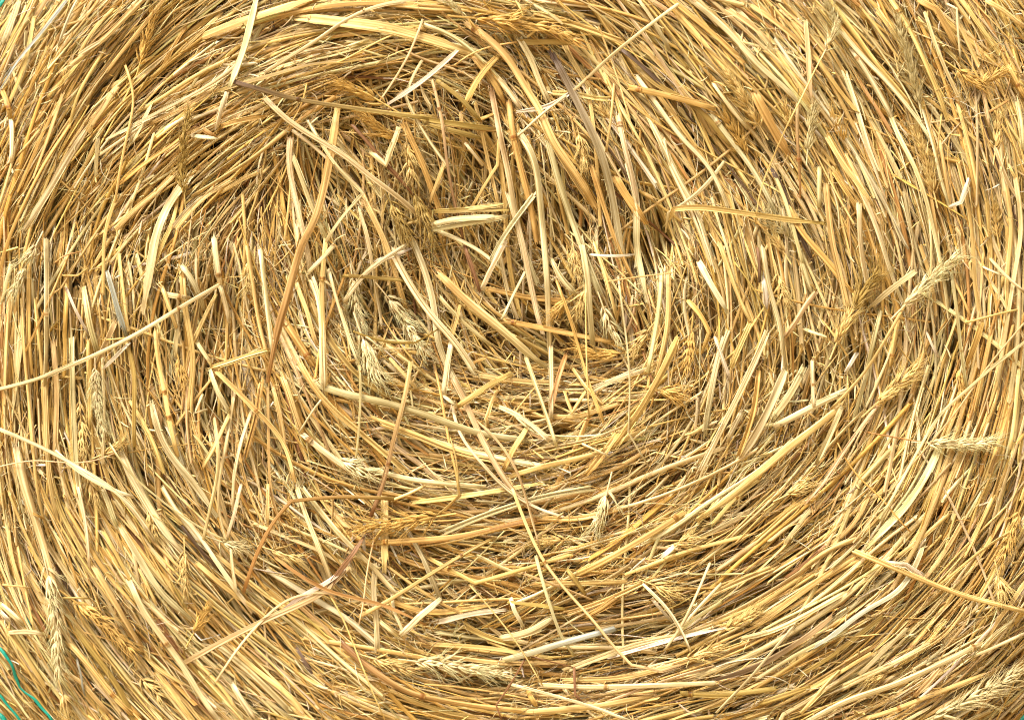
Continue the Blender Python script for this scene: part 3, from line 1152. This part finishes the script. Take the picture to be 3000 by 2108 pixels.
chaff = MB()
pa, de, w_, _ = strands(9000, 50, 280, 2.2, 6, -0.005, 0.014, 6, .06, 1.8, .12)
add_strands(chaff, pa, de, w_, [.3, .36, .12, .02, .06, .03, .01, .08, .0, .0], 4, .5, .4, tip=.35)
pa, de, w_, _ = strands(7000, 30, 170, 5, 14, -0.005, 0.010, 6, .05, 1.8, .2, patch=True)
add_strands(chaff, pa, de, w_, [.3, .36, .12, .02, .06, .03, .01, .08, .0, .0], 6, .6, .85, tip=.6)
pa, de, w_, _ = strands(26000, 20, 100, 1.5, 3.6, -0.008, 0.004, 6, .26, 3.0, .5, patch=True)
add_strands(chaff, pa, de, w_, [.28, .42, .10, .02, .04, .03, .01, .1, .0, .0], 3, .2, 0, tip=.2)
pa, de, w_, _ = strands(12000, 10, 55, 3, 9, -0.008, 0.006, 4, .12, 4.0, .8, patch=True)
add_strands(chaff, pa, de, w_, [.3, .4, .1, .02, .05, .03, .01, .1, .0, .0], 4, .2, .8, tip=.4)
chaff_o = chaff.build('chaff', MAT, bale)
tag(chaff_o, kind='stuff')

# ------------------------------------------------------------------ the loose stalks and blades one can tell apart
def path_height(q, level, L):
    x, y = q[:, 0], q[:, 1]
    h = surf(x, y)
    s = np.concatenate([[0], np.cumsum(np.hypot(*np.diff(q, axis=0).T))]); t = s / s[-1]
    # a stiff stalk bridges the dips of the relief
    ln = h[0] * (1 - t) + h[-1] * t
    h = np.maximum(.45 * h + .55 * ln, h)
    off = OFF[level] + 0.002 * np.sin(np.pi * t)
    end = {1: .12, 2: .10, 3: .08, 4: .06}[level]
    low = OFF[level] * .35
    e = np.clip(np.minimum(t, 1 - t) / end, 0, 1)
    e = e * e * (3 - 2 * e)
    return h + low + (off - low) * e, t


ANCH = []     # (label phrase, path) for the things other labels refer to


def grade(cols, t, rng):
    cs = [TINT[c] * (0.93 + .14 * rng.random()) * np.array([1, 1 + rng.normal(0, .02), 1 + rng.normal(0, .05)]) for c in cols]
    if len(cs) == 1:
        cs = [cs[0], cs[0] * (0.88 + .2 * rng.random())]
    f = (t[:, None]) ** .8
    return np.clip(cs[0] * (1 - f) + cs[1] * f, 0, .86)


def make_stem(d, rng, into=None):
    q, nk = smooth_path(d['pts'], 12, 12 if d['flat'] else 18)
    d['q'], d['kinks'] = q, nk
    L = np.hypot(*np.diff(q, axis=0).T).sum()
    d['len'] = L
    qq = q.copy()
    if len(q) > 6 and not d['flat']:         # nothing is ruler straight
        t0 = np.linspace(0, 1, len(q))
        nrm = np.array([-(q[-1] - q[0])[1], (q[-1] - q[0])[0]]); nrm = nrm / (np.hypot(*nrm) + 1e-6)
        qq = qq + nrm * (np.sin(t0 * np.pi * (1 + rng.random() * 2) + rng.random() * 6) * rng.normal(0, .7))[:, None]
    h, t = path_height(qq, d['level'], L)
    P = world_pos(qq[:, 0], qq[:, 1], h)
    col = grade(d['cols'], t, rng)
    w = d['w'] * S
    k = len(P)
    mb = into or MB()
    seed = rng.random() * 60
    if d['flat']:
        taper = np.clip(t / .06, .8, 1) * np.clip((1 - t) / .18, .62, 1)
        W = w * taper * (1 + .06 * np.sin(t * 11 + seed))
        if len(d['cols']) == 2 and d['w'] > 26:
            W = w * np.interp(t, [0, .1, .5, .8, 1], [.8, 1, .8, .45, .1])
        tube(mb, P, W, flat=.12, sides=18, col=col, fold=.22 * rng.choice([-1, 1]) + rng.normal(0, .08),
             roll=rng.normal(0, .18) + t * rng.normal(0, .35), seed=seed, jag=.9, ribs=3, rng=rng)
    else:
        W = w * (1 - .10 * t) * (1 + .02 * np.sin(t * 9 + seed))
        thick = d['w'] >= 13
        fl = (.30 + .28 * rng.random()) if d['w'] > 13 else .6
        parts = [(0, 1)]
        if d['w'] > 13 and not d['nodes'] and not d['short'] and rng.random() < .38:      # split lengthwise into strips
            m = int(rng.integers(2, 4))
            parts = [((i - (m - 1) / 2) / m * 1.05, (1.25 if m == 2 else 1.35) / m) for i in range(m)]
        tang = unit(np.gradient(P, axis=0))
        sd = np.cross(tang, np.array([0, -1.0, 0]))
        for o_, wf in parts:
          spread = 1 + .5 * np.clip((t - .75) / .25, 0, 1) ** 2 + .4 * np.clip((.2 - t) / .2, 0, 1) ** 2
          Pp = P + sd * (W * o_ * spread)[:, None] + np.array([0, 1, 0]) * rng.normal(0, .0006)
          cut0, cut1 = (rng.integers(0, max(1, k // 9)), rng.integers(0, max(1, k // 9))) if len(parts) > 1 and k > 12 else (0, 0)
          sl_ = slice(cut0, k - cut1)
          cc = np.clip(col * (rng.uniform(.86, 1.1) if len(parts) > 1 else 1), 0, .86)
          tube(mb, Pp[sl_], (W * wf)[sl_], flat=fl if len(parts) == 1 else .4, sides=20 if len(parts) == 1 else 10, col=cc[sl_], roll=(rng.normal(0, .2) + t * rng.normal(0, .4))[sl_],
             ribs=int(rng.choice([3, 4, 5])) if thick and len(parts) == 1 else 2 * (len(parts) > 1), seed=seed + o_ * 9, jag=1.1, hollow=d['w'] >= 12 and len(parts) == 1, rng=rng)
    # loose fibres peeling off along it
    if d['w'] >= 9 and k > 8:
        for _ in range(rng.integers(0, 4)):
            a = int(rng.integers(0, k - 6)); b = int(min(k, a + rng.integers(5, 16)))
            tt = np.linspace(0, 1, b - a)
            sdv = np.cross(unit(np.gradient(P, axis=0)), np.array([0, -1.0, 0]))[a:b]
            Q = P[a:b] + sdv * (rng.choice([-1, 1]) * w * (.42 + rng.random() * .5 * tt ** 2))[:, None] - np.array([0, 1, 0]) * (w * .25 + tt ** 2 * .003 * rng.random())[:, None]
            tube(mb, Q, S * rng.uniform(1.8, 3.4) * np.linspace(1, .4, b - a), flat=.6, sides=5, col=np.clip(col[a:b] * 1.08, 0, .86), seed=seed + 2, rng=rng)
    # split, frayed ends
    if d['w'] >= 14 and d['level'] <= 3:
        for e in (0, -1):
            if rng.random() < .6:
                for _ in range(rng.integers(1, 4)):
                    a = P[e]; dirv = unit((P[0] - P[min(3, k - 1)]) if e == 0 else (P[-1] - P[-min(4, k)]))
                    side = np.cross(dirv, [0, -1, 0]); o = side * rng.normal(0, .25) * w
                    ln = w * (1 + 2.2 * rng.random()); sp = rng.normal(0, .22)
                    tt = np.linspace(-.3, 1, 5)[:, None]
                    Q = a + o + dirv * ln * tt + side * ln * sp * np.clip(tt, 0, 1) ** 1.5 - np.array([0, 1, 0]) * ln * .08 * tt
                    tube(mb, Q, w * .22 * np.linspace(1, .25, 5), flat=.35, sides=5, col=np.tile(col[e] * 1.05, (5, 1)).clip(0, .86), seed=seed + 3, rng=rng)
    if into:
        return None
    name = 'leaf_blade' if d['flat'] else 'straw_stem'
    org = P[k // 2]
    o = mb.build(name, MAT, origin=tuple(org))
    for f in d['nodes']:
        i = int(np.clip(f * (k - 1), 2, k - 3))
        nb = MB()
        i0, i1 = max(0, i - 1), min(k - 1, i + 1)
        c, dv = P[i], unit(P[i1] - P[i0])
        tt = np.linspace(-1, 1, 7)
        Q = c + dv * (tt[:, None] * w * .42)
        prof = np.array([1.03, 1.12, 1.2, 1.12, 1.2, 1.12, 1.03])
        nc = np.array([[.55, .42, .30], [.6, .45, .3], [.5, .34, .2], [.42, .28, .16], [.5, .34, .2], [.8, .7, .55], [.95, .9, .8]])
        tube(nb, Q, W[i] * prof, flat=.8, sides=12, col=col[i] * nc, seed=seed + 7, rng=rng)
        nb.build('joint', MAT, o)
    return o


rs = np.random.default_rng(21)


def run_on(d, rng):
    """a stalk noted only up to the edge of its region runs on along the coil"""
    p = [np.array(a) for a in d['pts']]
    for end in (0, 1):
        e, b = (p[0], p[1]) if end == 0 else (p[-1], p[-2])
        fx, fy = e[0] % 1000, e[1] % 703
        atx = min(fx, 1000 - fx) < 3 and 40 < e[0] < 2960
        aty = min(fy, 703 - fy) < 6 and 40 < e[1] < 2060
        if not (atx or aty): continue
        v = (e - b) / (np.hypot(*(e - b)) + 1e-6)
        n = rng.integers(2, 6)
        a = math.atan2(v[1], v[0])
        for _ in range(n):
            f = float(flow(np.array([e[0]]), np.array([e[1]]))[0])
            f += round((a - f) / math.pi) * math.pi
            a = a + max(-.12, min(.12, .6 * (f - a)))
            e = e + 45 * np.array([math.cos(a), math.sin(a)])
            p.insert(0, e) if end == 0 else p.append(e)
    d['pts'] = p


for d in STEM_LIST:
    if not d['nodes']:
        run_on(d, rs)
THINGS = []
# the 300 straws that show largest are things; the smaller ones go into the packed straw
_plain = sorted((d for d in STEM_LIST if not d['flat'] and not d['label'] and d['level'] == 1),
                key=lambda d: d['w'] * sum(math.dist(a, b) for a, b in zip(d['pts'], d['pts'][1:])))
SMALL = _plain[:max(0, sum(not d['flat'] for d in STEM_LIST) - 300)]
for d in SMALL:
    make_stem(d, rs, into=packed)
packed_o = packed.build('packed_straw', MAT, bale)
tag(packed_o, kind='stuff')
for d in STEM_LIST:
    if any(d is e for e in SMALL):
        continue
    o = make_stem(d, rs)
    THINGS.append((o, d, 'leaf blade' if d['flat'] else 'straw'))

# ------------------------------------------------------------------ ears
_spk = {}


def spikelet_mesh(code, var):
    if (code, var) in _spk:
        return _spk[(code, var)]
    r = np.random.default_rng(100 + var)
    mb = MB()
    base = TINT[code]
    for fl in range(3):
        lat = (fl - 1) * .13 + r.normal(0, .02)
        ln = .85 + .25 * r.random()
        t = np.linspace(0, 1, 8)
        P = np.stack([lat * np.sin(t * 2.4) + (fl - 1) * .12 * t, .05 * np.sin(t * 3) + r.normal(0, .02) + .03 * (fl == 1) + 0 * t, t * ln], -1)
        W = .20 * np.array([.35, .8, 1.05, 1.0, .8, .5, .25, .06]) * (1 + .1 * r.normal())
        col = base * (0.86 + .25 * r.random()) * np.linspace(.86, 1.1, 8)[:, None]
        tube(mb, P, W, flat=.7, sides=7, col=np.clip(col, 0, .86), seed=r.random() * 30, rng=r)
        for _ in range(2):
            aw = .35 + .9 * r.random()
            t = np.linspace(0, 1, 5)
            b0 = P[-2]
            Q = b0 + np.stack([r.normal(0, .35) * t ** 1.3 * aw, r.normal(.1, .15) * t * aw, t * aw], -1)
            tube(mb, Q, .045 * np.linspace(1, .3, 5), flat=1, sides=4, col=np.clip(np.tile(base * 1.12, (5, 1)), 0, .86), rng=r)
    # chaffy scale at the base
    t = np.linspace(0, 1, 6)
    P = np.stack([0 * t, .08 + .1 * t, t * .6], -1)
    tube(mb, P, .2 * np.array([.4, .9, 1, .8, .45, .1]), flat=.2, sides=6, col=np.clip(np.tile(base * 1.05, (6, 1)), 0, .86), seed=9, rng=r)
    for s_ in mb.s:
        s_[:, 0] *= .012; s_[:, 1] *= .012
    me = mb.mesh('spikelet', MAT)
    _spk[(code, var)] = me
    return me


def make_ear(d, rng):
    q, _ = smooth_path(d['pts'], 6)
    d['q'], d['kinks'] = q, 0
    s = np.concatenate([[0], np.cumsum(np.hypot(*np.diff(q, axis=0).T))])
    L = s[-1]; d['len'] = L
    h, t = path_height(q, d['level'], L)
    h = surf(q[:, 0], q[:, 1]) * .5 + .5 * surf(q[len(q) // 2, 0], q[len(q) // 2, 1]) + OFF[d['level']] - .001
    P = world_pos(q[:, 0], q[:, 1], h)
    e = bpy.data.objects.new('wheat_ear', None); COL.objects.link(e)
    e.location = tuple(P[0])
    e.empty_display_size = .01
    base = P[0]
    sl = d['w'] * 1.6 * S                # spikelet length
    n = int(np.clip(L / (d['w'] * .34), 10, 34))
    T = unit(np.gradient(P, axis=0))
    code = {'g': 'h', 'o': 'i'}.get(d['cols'][0], d['cols'][0])
    mb = MB()
    dirv = T[0]
    Q = np.vstack([base - dirv * sl * 1.2, P[::max(1, len(P) // 10)], P[-1:]])
    tube(mb, Q, np.full(len(Q), d['w'] * .22 * S), sides=6, col=np.tile(TINT[code] * .9, (len(Q), 1)), rng=rng)
    mb.build('stalk', MAT, e)
    cyc = [80, -80, 25, -30, 95, -95, 0]
    lost = rng.random() * .2
    for i in range(n):
        if rng.random() < lost:
            continue
        f = (i + .2) / n
        k = int(f * (len(P) - 1))
        tv = T[k]
        B = unit(np.cross(tv, [0, -1, 0])); N = np.cross(B, tv)
        phi = math.radians(cyc[i % 7] + rng.normal(0, 14))
        out = B * math.sin(phi) + N * math.cos(phi)
        a = math.radians(24 + rng.normal(0, 12)) * (1 - .35 * f)
        z = unit(tv * math.cos(a) + out * math.sin(a))
        y = unit(out - z * (out @ z)); x = np.cross(y, z)
        sc = sl * (1.05 - .35 * f * f) * (0.9 + .2 * rng.random()) * (1 if f > .08 else .8)
        cc = code if rng.random() < .8 or len(d['cols']) == 1 else {'g': 'h', 'o': 'i'}.get(d['cols'][1], d['cols'][1])
        o = bpy.data.objects.new('spikelet', spikelet_mesh(cc, int(rng.integers(0, 5))))
        COL.objects.link(o)
        o.parent = e
        pos = P[k] - base + out * d['w'] * .10 * S
        M = Matrix(((x[0], y[0], z[0]), (x[1], y[1], z[1]), (x[2], y[2], z[2]))) .to_4x4()
        o.matrix_local = Matrix.Translation(Vector(pos)) @ M @ Matrix.Diagonal((sc, sc, sc, 1))
    return e


for d in EAR_LIST:
    THINGS.append((make_ear(d, rs), d, 'wheat ear'))

for d in TWINE_LIST:
    q, nk = smooth_path(d['pts'], 8, 6)
    d['q'], d['kinks'], d['len'] = q, nk, np.hypot(*np.diff(q, axis=0).T).sum()
    q = q + np.stack([np.sin(np.arange(len(q)) * .9), np.cos(np.arange(len(q)) * .7)], -1) * 1.0
    h = surf(q[:, 0], q[:, 1]) + OFF[d['level']]
    P = world_pos(q[:, 0], q[:, 1], h)
    mb = MB()
    W = d['w'] * S * (0.95 + .12 * np.sin(np.arange(len(q)) * .6))
    tube(mb, P, W, flat=.35, sides=8, col=np.tile(TINT['t'], (len(q), 1)), roll=np.sin(np.arange(len(q)) * .25) * .5, rng=rs)
    o = mb.build('net_strand', NET_MAT, origin=tuple(P[len(P) // 2]))
    THINGS.append((o, d, 'net strand'))

# ------------------------------------------------------------------ words for every thing
GROUPS = {'straw': 'loose straws on the bale face', 'leaf blade': 'dry leaf blades on the bale face',
          'wheat ear': 'wheat ears caught in the straw', 'net strand': 'teal net strands at the bale edge'}
CATS = {'straw': 'straw', 'leaf blade': 'leaf blade', 'wheat ear': 'wheat ear', 'net strand': 'net strand'}
ANCH = [(d['short'], d['q'], d) for _, d, _ in THINGS if d['short']]


def lean(q):
    dx, dy = q[-1] - q[0]
    a = math.degrees(math.atan2(-dy, dx)) % 180
    if a < 14 or a > 166: return 'lying level'
    if a < 40: return 'rising gently right'
    if a < 70: return 'rising steeply right'
    if a < 110: return 'standing upright'
    if a < 140: return 'falling steeply right'
    return 'falling gently right'


def direction(v):
    a = math.degrees(math.atan2(-v[1], v[0])) % 360
    return ['right of', 'upper right of', 'above', 'upper left of', 'left of', 'lower left of', 'below', 'lower right of'][int(((a + 22.5) % 360) // 45)]


def near(d, skip=0):
    m = d['q'][len(d['q']) // 2]
    c = []
    for s_, q, dd in ANCH:
        if dd is d: continue
        k = np.argmin(((q - m) ** 2).sum(1))
        c.append((np.hypot(*(q[k] - m)), s_, direction(m - q[k])))
    c.sort(key=lambda a: a[0])
    return c[skip]


def size_words(d, noun):
    r = []
    if d['len'] < 120: r.append('short')
    elif d['len'] > 420: r.append('long')
    if noun != 'wheat ear':
        if d['w'] < 9: r.append('thin')
        elif d['w'] > 21: r.append('broad')
    return r


used = {}
pending = []
for o, d, noun in THINGS:
    tag(o, None, CATS[noun], GROUPS[noun])
    if d['label']:
        o['label'] = d['label']; used[d['label']] = o
    else:
        pending.append((o, d, noun))
BEND = {0: '', 1: 'bent', 2: 'twice bent', 3: 'crooked'}
for o, d, noun in pending:
    cw = COLOUR_WORD[d['cols'][0]]
    base = size_words(d, noun) + ([BEND[min(3, d['kinks'])]] if d['kinks'] else []) + [cw, noun]
    tries = []
    for sk in (0, 1, 2):
        dist, s_, dr = near(d, sk)
        pre = 'just ' if dist < 60 else ('far ' if dist > 320 else '')
        place = f'{pre}{dr} the {s_}' if dist > 22 else f'touching the {s_}'
        tries.append(' '.join(base) + f' {lean(d["q"])}, {place}')
    d1, s1, r1 = near(d, 0); d2, s2, r2 = near(d, 1)
    tries.append(' '.join([cw, noun]) + f' between the {s1} and the {s2}')
    for t_ in tries:
        if t_ not in used and len(t_.split()) <= 16:
            o['label'] = t_; used[t_] = o
            break
    else:
        o['label'] = tries[0]
